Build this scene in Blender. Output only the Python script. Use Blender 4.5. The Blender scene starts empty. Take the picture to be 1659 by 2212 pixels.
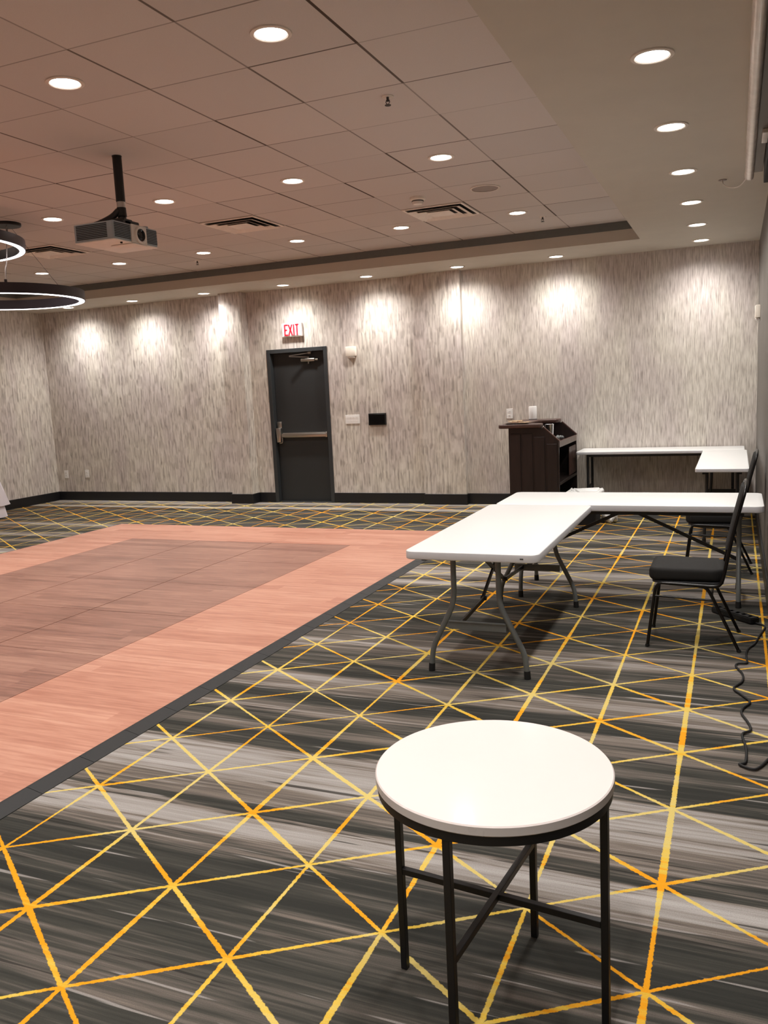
import bpy, bmesh, math, random
from mathutils import Vector, Matrix
random.seed(7)
scene = bpy.context.scene
COL = scene.collection
PI = math.pi

# ------------------------------------------------------------------ measured room
EYE = 1.56737
BACK = 10.583          # back wall plane (y)
LEFT, RIGHT = -10.29, 0.222
FRONT = -3.4
SOF, CEIL = 3.0107, 3.2116
TRAY_R, TRAY_B, TRAY_L, TRAY_F = -0.962, 9.577, -9.75, -2.2

# ------------------------------------------------------------------ helpers
def tag(o, label=None, cat=None, group=None, kind=None):
    if label: o['label'] = label
    if cat: o['category'] = cat
    if group: o['group'] = group
    if kind: o['kind'] = kind
    return o

def thing(name, label, cat, loc=(0, 0, 0), rz=0, group=None, kind=None):
    o = bpy.data.objects.new(name, None)
    o.empty_display_size = 0.1
    COL.objects.link(o)
    o.location = loc
    o.rotation_euler = (0, 0, rz)
    return tag(o, label, cat, group, kind)

def obj(name, bm, mat, parent=None, smooth=None, mats=None):
    me = bpy.data.meshes.new(name)
    bmesh.ops.recalc_face_normals(bm, faces=bm.faces[:])
    bm.to_mesh(me)
    bm.free()
    o = bpy.data.objects.new(name, me)
    COL.objects.link(o)
    for m in (mats or [mat]):
        me.materials.append(m)
    if smooth:
        for p in me.polygons: p.use_smooth = True
        try: me.set_sharp_from_angle(angle=math.radians(smooth))
        except Exception: pass
    if parent: o.parent = parent
    return o

def copy_tree(o, parent=None):
    c = o.copy()
    COL.objects.link(c)
    if parent: c.parent = parent
    for ch in list(o.children): copy_tree(ch, c)
    return c

def NB(): return bmesh.new()

def box(bm, x0, x1, y0, y1, z0, z1, bev=0, seg=2, mi=0, M=None):
    b = bmesh.new()
    bmesh.ops.create_cube(b, size=1)
    for v in b.verts:
        v.co = Vector(((x0 + x1) / 2 + v.co.x * (x1 - x0), (y0 + y1) / 2 + v.co.y * (y1 - y0), (z0 + z1) / 2 + v.co.z * (z1 - z0)))
    if bev: bmesh.ops.bevel(b, geom=b.edges[:], offset=bev, segments=seg, affect='EDGES', profile=0.5)
    if M is not None: bmesh.ops.transform(b, matrix=M, verts=b.verts)
    merge(bm, b, mi)
    return bm

def merge(bm, b, mi=0):
    vm = {}
    for v in b.verts: vm[v] = bm.verts.new(v.co)
    for f in b.faces:
        try:
            nf = bm.faces.new([vm[v] for v in f.verts]); nf.material_index = mi
        except ValueError: pass
    b.free()

def prism(bm, pts, axis, a, b_, bev=0, mi=0, seg=2):
    """extrude 2-D outline pts along axis between a and b_. axis 'x': pts=(y,z); 'y': (x,z); 'z': (x,y)"""
    t = bmesh.new()
    def P(u, v, w):
        return {'x': (w, u, v), 'y': (u, w, v), 'z': (u, v, w)}[axis]
    A = [t.verts.new(P(u, v, a)) for u, v in pts]
    B = [t.verts.new(P(u, v, b_)) for u, v in pts]
    n = len(pts)
    t.faces.new(A); t.faces.new(B[::-1])
    for i in range(n): t.faces.new((A[i], A[(i + 1) % n], B[(i + 1) % n], B[i]))
    bmesh.ops.recalc_face_normals(t, faces=t.faces[:])
    if bev: bmesh.ops.bevel(t, geom=t.edges[:], offset=bev, segments=seg, affect='EDGES', profile=0.5)
    merge(bm, t, mi)

def rrect(x0, x1, y0, y1, r, n=6):
    pts = []
    for cx, cy, a0 in ((x1 - r, y1 - r, 0), (x0 + r, y1 - r, 90), (x0 + r, y0 + r, 180), (x1 - r, y0 + r, 270)):
        for i in range(n + 1):
            a = math.radians(a0 + 90 * i / n)
            pts.append((cx + r * math.cos(a), cy + r * math.sin(a)))
    return pts

def smooth_path(pts, r=0.03, n=5):
    """round the corners of a polyline"""
    pts = [Vector(p) for p in pts]
    out = [pts[0]]
    for i in range(1, len(pts) - 1):
        a, b, c = pts[i - 1], pts[i], pts[i + 1]
        d1 = (a - b); d2 = (c - b)
        k = min(r, d1.length * .45, d2.length * .45)
        p, q = b + d1.normalized() * k, b + d2.normalized() * k
        for j in range(n + 1):
            t = j / n
            out.append(p * (1 - t) ** 2 + b * 2 * t * (1 - t) + q * t ** 2)
    out.append(pts[-1])
    return out

def catmull(pts, n=8):
    pts = [Vector(p) for p in pts]
    P = [pts[0] * 2 - pts[1]] + pts + [pts[-1] * 2 - pts[-2]]
    out = []
    for i in range(1, len(P) - 2):
        for j in range(n):
            t = j / n
            a, b, c, d = P[i - 1], P[i], P[i + 1], P[i + 2]
            out.append(0.5 * ((2 * b) + (c - a) * t + (2 * a - 5 * b + 4 * c - d) * t * t + (3 * b - a - 3 * c + d) * t ** 3))
    out.append(pts[-1])
    return out

def tube(bm, path, r, n=10, ry=None, mi=0, closed=False):
    path = [Vector(p) for p in path]
    rings = []
    up = None
    m = len(path)
    for i, p in enumerate(path):
        if closed: d = path[(i + 1) % m] - path[i - 1]
        elif i == 0: d = path[1] - p
        elif i == m - 1: d = p - path[i - 1]
        else: d = (path[i + 1] - p).normalized() + (p - path[i - 1]).normalized()
        d.normalize()
        if up is None:
            up = Vector((0, 0, 1)) if abs(d.z) < .9 else Vector((0, 1, 0))
        s = d.cross(up).normalized(); up = s.cross(d).normalized()
        rr = r[i] if isinstance(r, (list, tuple)) else r
        rings.append([bm.verts.new(p + s * math.cos(2 * PI * k / n) * rr + up * math.sin(2 * PI * k / n) * (ry or rr)) for k in range(n)])
    for i in range(m - (0 if closed else 1)):
        A, B = rings[i], rings[(i + 1) % m]
        for k in range(n):
            f = bm.faces.new((A[k], A[(k + 1) % n], B[(k + 1) % n], B[k])); f.material_index = mi
    if not closed:
        bm.faces.new(rings[0][::-1]).material_index = mi
        bm.faces.new(rings[-1]).material_index = mi
    return bm

def bar(bm, a, b, w, h, mi=0, up=Vector((0, 0, 1))):
    """rectangular bar from a to b: w across, h along up"""
    a, b = Vector(a), Vector(b)
    d = (b - a).normalized()
    s = d.cross(up).normalized(); u = s.cross(d).normalized()
    vs = []
    for p in (a, b):
        for i, j in ((-1, -1), (1, -1), (1, 1), (-1, 1)):
            vs.append(bm.verts.new(p + s * i * w / 2 + u * j * h / 2))
    for f in ((0, 1, 2, 3), (7, 6, 5, 4), (0, 4, 5, 1), (1, 5, 6, 2), (2, 6, 7, 3), (3, 7, 4, 0)):
        bm.faces.new([vs[i] for i in f]).material_index = mi
    return bm

def lathe(bm, prof, n=32, c=(0, 0, 0), axis='z', mi=0, cap=True):
    """prof: list of (r, h)"""
    def P(r, a, h):
        x, y = r * math.cos(a), r * math.sin(a)
        v = {'z': (x, y, h), 'x': (h, x, y), 'y': (x, h, y)}[axis]
        return Vector(c) + Vector(v)
    rings = []
    for r, h in prof:
        if r < 1e-6: rings.append([bm.verts.new(P(0, 0, h))])
        else: rings.append([bm.verts.new(P(r, 2 * PI * k / n, h)) for k in range(n)])
    for A, B in zip(rings, rings[1:]):
        for k in range(n):
            a = [A[k % len(A)], A[(k + 1) % len(A)], B[(k + 1) % len(B)], B[k % len(B)]]
            u = []
            for v in a:
                if v not in u: u.append(v)
            if len(u) > 2:
                try: bm.faces.new(u).material_index = mi
                except ValueError: pass
    if cap:
        for r in (rings[0], rings[-1]):
            if len(r) > 2:
                try: bm.faces.new(r).material_index = mi
                except ValueError: pass
    return bm

# ------------------------------------------------------------------ materials
def srgb(r, g, b):
    f = lambda c: (c / 255) / 12.92 if c / 255 <= .04045 else ((c / 255 + .055) / 1.055) ** 2.4
    return (f(r), f(g), f(b), 1)

class N:
    """small node-graph helper"""
    def __init__(s, name):
        s.m = bpy.data.materials.new(name); s.m.use_nodes = True
        s.t = s.m.node_tree; s.n = s.t.nodes; s.l = s.t.links
        s.b = s.n['Principled BSDF']
        s.tc = None
    def put(s, sock, v):
        if isinstance(v, bpy.types.NodeSocket): s.l.new(v, sock)
        elif v is not None: sock.default_value = v
    def xyz(s):
        s.tc = s.n.new('ShaderNodeTexCoord'); q = s.n.new('ShaderNodeSeparateXYZ')
        s.l.new(s.tc.outputs['Object'], q.inputs[0])
        return q.outputs[0], q.outputs[1], q.outputs[2]
    def pos(s):
        g = s.n.new('ShaderNodeNewGeometry'); q = s.n.new('ShaderNodeSeparateXYZ')
        s.l.new(g.outputs['Position'], q.inputs[0])
        return q.outputs[0], q.outputs[1], q.outputs[2]
    def ma(s, op, a, b=None, c=None, clamp=False):
        k = s.n.new('ShaderNodeMath'); k.operation = op; k.use_clamp = clamp
        s.put(k.inputs[0], a)
        if b is not None: s.put(k.inputs[1], b)
        if c is not None: s.put(k.inputs[2], c)
        return k.outputs[0]
    def vec(s, x, y, z=0.0):
        k = s.n.new('ShaderNodeCombineXYZ')
        s.put(k.inputs[0], x); s.put(k.inputs[1], y); s.put(k.inputs[2], z)
        return k.outputs[0]
    def noise(s, v, scale=1, detail=2, rough=.5, dist=0):
        k = s.n.new('ShaderNodeTexNoise')
        if v is not None: s.l.new(v, k.inputs['Vector'])
        k.inputs['Scale'].default_value = scale; k.inputs['Detail'].default_value = detail
        k.inputs['Roughness'].default_value = rough; k.inputs['Distortion'].default_value = dist
        return k.outputs['Fac']
    def white(s, v):
        k = s.n.new('ShaderNodeTexWhiteNoise'); k.noise_dimensions = '3D'; s.l.new(v, k.inputs['Vector'])
        return k.outputs['Value']
    def ramp(s, f, stops, interp='LINEAR'):
        k = s.n.new('ShaderNodeValToRGB'); s.put(k.inputs[0], f)
        e = k.color_ramp.elements; k.color_ramp.interpolation = interp
        while len(e) < len(stops): e.new(0.5)
        for i, (p, c) in enumerate(stops): e[i].position = p; e[i].color = c
        return k.outputs[0]
    def rng(s, v, a, b, c, d):
        k = s.n.new('ShaderNodeMapRange'); s.put(k.inputs[0], v)
        for i, q in enumerate((a, b, c, d)): s.put(k.inputs[1 + i], q)
        return k.outputs[0]
    def mix(s, f, a, b, mode='MIX'):
        k = s.n.new('ShaderNodeMix'); k.data_type = 'RGBA'; k.blend_type = mode
        s.put(k.inputs[0], f); s.put(k.inputs[6], a); s.put(k.inputs[7], b)
        return k.outputs[2]
    def bump(s, h, st=.3, dist=.01):
        k = s.n.new('ShaderNodeBump'); s.l.new(h, k.inputs['Height'])
        k.inputs['Strength'].default_value = st; k.inputs['Distance'].default_value = dist
        s.l.new(k.outputs[0], s.b.inputs['Normal'])
    def fin(s, col=None, rough=None, metal=None, spec=None):
        if col is not None: s.put(s.b.inputs['Base Color'], col)
        if rough is not None: s.put(s.b.inputs['Roughness'], rough)
        if metal is not None: s.put(s.b.inputs['Metallic'], metal)
        if spec is not None: s.put(s.b.inputs['Specular IOR Level'], spec)
        return s.m

def plain(name, c, rough=.5, metal=0, spec=.5, var=.06, scale=14):
    """solid paint / plastic / metal with slight uneven wear"""
    k = N(name)
    k.tc = k.n.new('ShaderNodeTexCoord')
    f = k.noise(k.tc.outputs['Object'], scale, 3, .6)
    d = tuple(max(0, x * (1 - var)) for x in c[:3]) + (1,)
    l = tuple(min(1, x * (1 + var)) for x in c[:3]) + (1,)
    col = k.ramp(f, [(.3, d), (.7, l)])
    r = k.rng(f, .2, .8, max(0, rough - .05), min(1, rough + .05))
    return k.fin(col, r, metal, spec)

def emit(name, c, s):
    k = N(name)
    k.b.inputs['Emission Color'].default_value = c
    k.b.inputs['Emission Strength'].default_value = s
    return k.fin((.8, .8, .8, 1), .4)

# ---- carpet
def carpet():
    k = N('patterned_carpet')
    x, y, z = k.pos()
    # brushed bands running across the room
    tear = k.noise(k.vec(k.ma('MULTIPLY', x, .9), k.ma('MULTIPLY', y, 30), 2.2), 1, 4, .65)
    wav = k.noise(k.vec(k.ma('MULTIPLY', x, .45), k.ma('MULTIPLY', y, .8), 5.0), 1, 1)
    yw = k.ma('ADD', y, k.ma('MULTIPLY', k.ma('SUBTRACT', tear, .5), .30))
    yw = k.ma('ADD', yw, k.ma('MULTIPLY', k.ma('SUBTRACT', wav, .5), .14))
    pos = k.ma('FRACT', k.ma('DIVIDE', k.ma('SUBTRACT', yw, 1.2), 3.8))
    band = k.ramp(pos, [((p - 1.2) / 3.8, (v, v, v, 1)) for p, v in BANDS])
    mid = k.noise(k.vec(k.ma('MULTIPLY', x, .5), k.ma('MULTIPLY', y, 13), 7.7), 1, 3, .6)
    fine = k.noise(k.vec(k.ma('MULTIPLY', x, 2.0), k.ma('MULTIPLY', y, 75), 1.7), 1, 3, .6)
    pile = k.noise(k.vec(x, y, z), 300, 2, .7)
    f = k.ma('ADD', k.ma('MULTIPLY', band, .8), k.ma('MULTIPLY', k.ma('SUBTRACT', mid, .5), 1.1))
    f = k.ma('ADD', f, k.ma('MULTIPLY', k.ma('SUBTRACT', fine, .5), .62), clamp=True)
    base = k.ramp(f, [(0.0, srgb(*CP[0])), (.2, srgb(*CP[1])), (.36, srgb(*CP[2])), (.5, srgb(*CP[3])),
                      (.66, srgb(*CP[4])), (.9, srgb(*CP[5]))])
    # thin torn highlights and dark scratches
    scr = k.noise(k.vec(k.ma('MULTIPLY', x, 1.1), k.ma('MULTIPLY', y, 27), 12.0), 1, 2, .6)
    base = k.mix(k.rng(scr, .655, .69, 0, .8), base, srgb(158, 152, 148))
    base = k.mix(k.rng(scr, .35, .32, 0, .8), base, srgb(48, 46, 43))
    base = k.mix(k.rng(pile, .35, .7, 0, .28), base, srgb(48, 47, 45), 'MIX')
    # lattice of yellow lines
    wob = k.noise(k.vec(x, y), 75, 2, .6)
    wob = k.ma('MULTIPLY', k.ma('SUBTRACT', wob, .5), .010)
    P, Q = .369, .494
    u = k.ma('DIVIDE', k.ma('ADD', x, .195), P)
    d2 = k.ma('MULTIPLY', k.ma('PINGPONG', u, .5), P)
    a = k.ma('MULTIPLY', k.ma('ADD', x, .195), .669)
    yy = k.ma('SUBTRACT', y, 2.032)
    d1 = k.ma('MULTIPLY', k.ma('PINGPONG', k.ma('DIVIDE', k.ma('SUBTRACT', yy, a), Q), .5), Q * .831)
    d3 = k.ma('MULTIPLY', k.ma('PINGPONG', k.ma('DIVIDE', k.ma('ADD', yy, a), Q), .5), Q * .831)
    wn = k.noise(k.vec(x, y, 4.0), 1.9, 1)
    w = k.rng(wn, .3, .7, .0040, .0090)
    colw = k.rng(k.white(k.vec(k.ma('ROUND', u), 3.0, 1.0)), 0, 1, .85, 1.35)
    def line(d, wk):
        e = k.ma('ADD', d, wob)
        ww = k.ma('MULTIPLY', w, wk)
        return k.ma('SUBTRACT', 1.0, k.ma('DIVIDE', k.ma('SUBTRACT', e, ww), .0022, clamp=True), clamp=True)
    L = k.ma('MAXIMUM', line(d2, colw), k.ma('MAXIMUM', line(d1, .85), line(d3, 1.0)))
    cn = k.noise(k.vec(x, y, 9.0), 2.2, 1)
    tone = k.ma('ADD', k.ma('MULTIPLY', f, .8), k.ma('MULTIPLY', k.ma('SUBTRACT', cn, .5), 1.6), clamp=True)
    lc = k.ramp(tone, [(.02, srgb(*CP[6])), (.2, srgb(*CP[7])), (.5, srgb(*CP[8]))])
    lc = k.mix(k.rng(pile, .3, .75, 0, .25), lc, srgb(150, 110, 40))
    col = k.mix(L, base, lc)
    k.bump(k.ma('ADD', pile, k.ma('MULTIPLY', L, .6)), .35, .004)
    return k.fin(col, .95, 0, .12)
BANDS = [(1.2, .3), (1.45, .12), (1.6, .32), (1.8, .2), (1.95, .14), (2.02, .42), (2.08, .07), (2.24, .08), (2.30, .5), (2.37, .86), (2.49, .84), (2.53, .15),
         (2.57, .2), (2.61, .6), (2.70, .52), (2.78, .86), (3.01, .8), (3.06, .1), (3.18, .12), (3.26, .38), (3.35, .2), (3.43, .5), (3.57, .42), (3.61, .1),
         (3.73, .15), (3.79, .68), (4.0, .64), (4.08, .12), (4.3, .3), (4.5, .48), (4.57, .82), (4.78, .3)]
CP = [(50, 50, 47), (66, 65, 60), (96, 90, 84), (120, 110, 102), (152, 146, 141), (176, 171, 168),
      (232, 158, 30), (222, 186, 72), (214, 194, 118)]

# ---- wallpaper
def wallpaper():
    k = N('streaked_wallpaper')
    x, y, z = k.pos()
    s = k.ma('ADD', x, y)
    zz = k.ma('ADD', z, k.ma('MULTIPLY', k.noise(k.vec(s, z), 9, 1), .22))
    a = k.noise(k.vec(k.ma('MULTIPLY', s, 34), k.ma('MULTIPLY', zz, 5.2)), 1, 1.2, .5)
    b = k.noise(k.vec(k.ma('MULTIPLY', s, 95), k.ma('MULTIPLY', z, 6), 3), 1, 2, .6)
    c = k.noise(k.vec(k.ma('MULTIPLY', s, 2.6), k.ma('MULTIPLY', z, .9), 6), 1, 2)
    wa = k.rng(s, 7.27, 7.30, .72, .30)          # the drop right of the pilaster has the finer streak
    f = k.ma('ADD', k.ma('MULTIPLY', a, wa), k.ma('MULTIPLY', b, k.ma('SUBTRACT', 1.0, wa)))
    col = k.ramp(f, [(.30, srgb(154, 147, 138)), (.43, srgb(196, 189, 179)), (.56, srgb(220, 214, 204)), (.70, srgb(234, 229, 220))])
    col = k.mix(k.rng(c, .38, .62, 0, .5), col, srgb(230, 222, 234), 'MULTIPLY')
    k.bump(f, .15, .003)
    return k.fin(col, .6, 0, .3)

# ---- acoustic ceiling with its grid
def ceiling_tiles():
    k = N('acoustic_ceiling_tiles')
    x, y, z = k.pos()
    T = .61
    u = k.ma('DIVIDE', k.ma('ADD', x, 2.308), T); v = k.ma('DIVIDE', k.ma('SUBTRACT', y, 3.948), T)
    du = k.ma('MULTIPLY', k.ma('PINGPONG', u, .5), T); dv = k.ma('MULTIPLY', k.ma('PINGPONG', v, .5), T)
    cu = k.ma('ROUND', u); cv = k.ma('ROUND', v)
    fu = k.ma('FLOOR', u); fv = k.ma('FLOOR', v)
    r1 = k.white(k.vec(cu, fv, 1.0)); r2 = k.white(k.vec(fu, cv, 5.0))
    w1 = k.rng(r1, 0, 1, .0035, .0070); w2 = k.rng(r2, 0, 1, .0022, .0052)
    s1 = k.rng(r1, 0, 1, .45, 1.0); s2 = k.rng(r2, 0, 1, .3, .9)
    l1 = k.ma('MULTIPLY', k.ma('SUBTRACT', 1.0, k.ma('DIVIDE', k.ma('SUBTRACT', du, w1), .0025, clamp=True), clamp=True), s1)
    l2 = k.ma('MULTIPLY', k.ma('SUBTRACT', 1.0, k.ma('DIVIDE', k.ma('SUBTRACT', dv, w2), .0025, clamp=True), clamp=True), s2)
    L = k.ma('MAXIMUM', l1, l2)
    t = k.white(k.vec(fu, fv, 2.0))
    sp = k.noise(k.vec(x, y), 180, 2, .7)
    base = k.mix(t, srgb(204, 200, 197), srgb(212, 207, 203))
    base = k.mix(k.rng(sp, .35, .7, 0, .10), base, srgb(150, 140, 134))
    col = k.mix(L, base, srgb(84, 74, 68))
    k.bump(k.ma('SUBTRACT', 1.0, L), .4, .004)
    return k.fin(col, .9, 0, .1)

# ---- wood laminate of the dance floor
def laminate(name, c1, c2, c3):
    k = N(name)
    x, y, z = k.pos()
    row = k.ma('FLOOR', k.ma('DIVIDE', y, .1135))
    rr = k.white(k.vec(row, 2.0, 1.0))
    xo = k.ma('ADD', x, k.ma('MULTIPLY', rr, 5.0))
    brd = k.white(k.vec(k.ma('FLOOR', k.ma('DIVIDE', xo, 1.1)), row, 3.0))
    g = k.noise(k.vec(k.ma('MULTIPLY', xo, 2.2), k.ma('MULTIPLY', y, 42), brd), 1, 4, .6, .4)
    g2 = k.noise(k.vec(k.ma('MULTIPLY', xo, 5), k.ma('MULTIPLY', y, 20), 4), 1, 3, .6)
    f = k.ma('ADD', k.ma('MULTIPLY', g, .75), k.ma('MULTIPLY', k.ma('SUBTRACT', brd, .5), .17))
    f = k.ma('ADD', f, k.ma('MULTIPLY', g2, .25))
    col = k.ramp(f, [(.32, c1), (.5, c2), (.68, c3)])
    k.put(k.b.inputs['Coat Weight'], .12); k.put(k.b.inputs['Coat Roughness'], .3)
    return k.fin(col, .42, 0, .4)

def dark_wood():
    k = N('espresso_stained_wood')
    x, y, z = k.xyz()
    g = k.noise(k.vec(k.ma('MULTIPLY', x, 30), k.ma('MULTIPLY', y, 30), k.ma('MULTIPLY', z, 3)), 1, 3, .6)
    col = k.ramp(g, [(.3, srgb(27, 20, 19)), (.7, srgb(41, 31, 29))])
    return k.fin(col, .38, 0, .5)

M = {}
M['carpet'] = carpet()
M['wallpaper'] = wallpaper()
M['tiles'] = ceiling_tiles()
M['soffit'] = plain('painted_soffit', srgb(196, 190, 178), .8, var=.03, scale=3)
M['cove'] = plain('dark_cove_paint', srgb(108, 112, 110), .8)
M['rightwall'] = plain('taupe_right_wall', srgb(106, 101, 96), .6, var=.04, scale=3)  # one even taupe, darker than the papered walls
M['baseboard'] = plain('black_baseboard', srgb(24, 24, 27), .45)
M['wood_light'] = laminate('reddish_laminate', srgb(170, 113, 93), srgb(191, 135, 113), srgb(206, 154, 132))
M['wood_dark'] = laminate('brown_laminate', srgb(124, 86, 73), srgb(150, 107, 92), srgb(170, 128, 110))
M['seam'] = plain('dark_panel_edge', srgb(34, 20, 17), .7)
M['edge_black'] = plain('black_rubber_edge', srgb(31, 32, 33), .6, var=.15)
M['door'] = plain('charcoal_door_paint', srgb(44, 46, 47), .5, var=.04, scale=2)
M['doorframe'] = plain('charcoal_frame_paint', srgb(54, 57, 59), .45, var=.04)
M['steel'] = plain('brushed_steel', srgb(200, 198, 192), .3, 1, var=.01, scale=2)
M['white_plastic'] = plain('white_plastic', srgb(250, 249, 247), .35, var=.02)
M['hdpe'] = plain('white_moulded_plastic', srgb(229, 230, 229), .32, var=.015, scale=40)
M['hdpe_edge'] = plain('grey_white_table_edge', srgb(212, 212, 217), .45, var=.015)
M['leg_grey'] = plain('grey_enamelled_steel', srgb(104, 108, 108), .45, .1)
M['leg_dark'] = plain('dark_enamelled_steel', srgb(48, 48, 50), .4, .3)
M['black_metal'] = plain('black_powder_coat', srgb(22, 22, 24), .45, .1)
M['chair_metal'] = plain('black_chair_tube', srgb(22, 20, 20), .3, .4)
M['black_rubber'] = plain('black_rubber', srgb(16, 16, 16), .7)
M['marble'] = plain('white_polished_stone', srgb(234, 223, 220), .12, var=.01, scale=6)
M['marble_edge'] = plain('white_stone_rim', srgb(214, 208, 206), .3, var=.01)
M['vinyl'] = plain('black_vinyl', srgb(33, 32, 31), .8, var=.1, scale=60, spec=.25)
M['lens'] = emit('downlight_lens', (1, .95, .89, 1), 14)
M['strip'] = emit('ring_light_diffuser', (1, .95, .97, 1), 6)
M['trimring'] = plain('white_trim_ring', srgb(222, 214, 204), .5)
M['ring_black'] = plain('dark_bronze_ring', srgb(44, 38, 44), .4)
M['vent'] = plain('enamelled_vent_metal', srgb(236, 229, 220), .45)
M['vent_dark'] = plain('dark_duct_interior', srgb(34, 28, 24), .9)
M['speaker'] = plain('perforated_speaker_grille', srgb(150, 140, 134), .7)
M['proj_grey'] = plain('blue_grey_projector_plastic', srgb(156, 166, 172), .4)
M['proj_light'] = plain('light_grey_projector_plastic', srgb(228, 222, 214), .4)
M['proj_dark'] = plain('dark_vent_slots', srgb(28, 31, 36), .6)
M['glass_dark'] = plain('coated_lens_glass', srgb(10, 12, 14), .05)
M['foil'] = plain('silver_collar', srgb(190, 186, 180), .4, .6)
M['exit_white'] = plain('exit_sign_housing', srgb(248, 244, 242), .4)
M['exit_red'] = emit('exit_red_letters', srgb(255, 40, 60), .55)
M['exit_red'].node_tree.nodes['Principled BSDF'].inputs['Base Color'].default_value = srgb(225, 40, 55)
M['beige_plastic'] = plain('cream_plastic', srgb(244, 236, 224), .45)
M['black_gloss'] = plain('black_glass_panel', srgb(9, 9, 11), .12)
M['slot'] = plain('dark_slot', srgb(60, 58, 58), .6)
M['darkwood'] = dark_wood()
M['counter'] = plain('brown_counter_laminate', srgb(74, 52, 46), .35, var=.1, scale=30)
M['paper'] = plain('tan_paper', srgb(226, 202, 168), .7)
M['cloth'] = plain('white_table_linen', srgb(236, 230, 238), .85, var=.02)
M['liner'] = plain('white_plastic_liner', srgb(226, 226, 224), .35)
M['chrome'] = plain('polished_chrome', srgb(235, 235, 238), .25, 1)
M['screen_case'] = plain('white_lacquered_metal', srgb(222, 214, 206), .22, .2)
M['screen_dark'] = plain('black_screen_fabric', srgb(14, 15, 20), .7)
M['screen_mid'] = plain('shaded_screen_underside', srgb(118, 108, 100), .5)  # underside of the white housing, its shade put into the grey
M['cable_white'] = plain('white_cable_sheath', srgb(214, 206, 198), .5)

# ------------------------------------------------------------------ structure
def struct(name, bm, mat, parent=None, mats=None, smooth=None):
    o = obj(name, bm, mat, parent, smooth, mats)
    if not parent: o['kind'] = 'structure'
    return o

T = .18
b = NB(); box(b, LEFT - T, RIGHT + T, FRONT - T, BACK + T, -.12, 0)
struct('floor', b, M['carpet'])

DX0, DX1, DTOP = -6.192, -5.232, 2.188        # door frame outer edges
b = NB()
box(b, LEFT - T, DX0 + .01, BACK, BACK + T, 0, CEIL + .15)
box(b, DX1 - .01, RIGHT + T, BACK, BACK + T, 0, CEIL + .15)
box(b, DX0 + .01, DX1 - .01, BACK, BACK + T, DTOP - .01, CEIL + .15)
struct('wall_back', b, M['wallpaper'])
b = NB(); box(b, LEFT - T, LEFT, FRONT - T, BACK, 0, CEIL + .15); struct('wall_left', b, M['wallpaper'])
b = NB(); box(b, RIGHT, RIGHT + T, FRONT - T, BACK, 0, CEIL + .15); struct('wall_right', b, M['rightwall'])
b = NB(); box(b, LEFT, RIGHT, FRONT - T, FRONT, 0, CEIL + .15); struct('wall_front', b, M['wallpaper'])
# column and pilaster standing out of the back wall
CX0, CX1, CY = -6.815, -6.470, 10.395
b = NB(); box(b, CX0, CX1, CY, BACK - .0005, 0, SOF); struct('wall_column', b, M['wallpaper'])
PX0, PX1, PY = -3.835, -3.262, 10.500
b = NB(); box(b, PX0, PX1, PY, BACK - .0005, 0, SOF); struct('wall_pilaster', b, M['wallpaper'])

# ceiling: tiled field inside a dropped painted soffit
b = NB(); box(b, TRAY_L, TRAY_R, TRAY_F, TRAY_B, CEIL, CEIL + .12)
struct('ceiling', b, M['tiles'])
b = NB()
box(b, TRAY_R, RIGHT, FRONT, BACK, SOF, CEIL + .12)
box(b, LEFT, TRAY_L, FRONT, BACK, SOF, CEIL + .12)
box(b, TRAY_L, TRAY_R, TRAY_B, BACK, SOF, CEIL + .12)
box(b, TRAY_L, TRAY_R, FRONT, TRAY_F, SOF, CEIL + .12)
struct('trim_1', b, M['soffit'])['label'] = 'painted lower soffit running round the tiled ceiling'
# dark band at the top of the step
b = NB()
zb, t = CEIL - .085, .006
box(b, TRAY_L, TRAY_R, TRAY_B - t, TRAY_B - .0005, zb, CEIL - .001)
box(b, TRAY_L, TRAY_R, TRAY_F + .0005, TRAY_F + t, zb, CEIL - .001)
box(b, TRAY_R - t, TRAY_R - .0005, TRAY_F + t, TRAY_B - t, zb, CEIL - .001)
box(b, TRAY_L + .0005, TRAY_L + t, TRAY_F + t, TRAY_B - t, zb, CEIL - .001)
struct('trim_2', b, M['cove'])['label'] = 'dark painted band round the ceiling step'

# baseboards
BH, BT = .142, .014
def bb(name, segs):
    b = NB()
    for s in segs: box(b, *s, 0.0005, BH, bev=.003, seg=1)
    struct(name, b, M['baseboard'])
bb('baseboard_back', [
    (LEFT, CX0 - BT, BACK - BT, BACK - .0003),
    (CX0 - BT, CX1 + BT, CY - BT, CY - .0003), (CX0 - BT, CX0 - .0003, CY, BACK), (CX1 + .0003, CX1 + BT, CY, BACK),
    (CX1 + BT, DX0 - .001, BACK - BT, BACK - .0003),
    (DX1 + .001, PX0 - BT, BACK - BT, BACK - .0003),
    (PX0 - BT, PX1 + BT, PY - BT, PY - .0003), (PX0 - BT, PX0 - .0003, PY, BACK), (PX1 + .0003, PX1 + BT, PY, BACK),
    (PX1 + BT, RIGHT, BACK - BT, BACK - .0003)])
bb('baseboard_left', [(LEFT + .0003, LEFT + BT, FRONT, BACK - BT)])
bb('baseboard_right', [(RIGHT - BT, RIGHT - .0003, FRONT, BACK - BT)])

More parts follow.
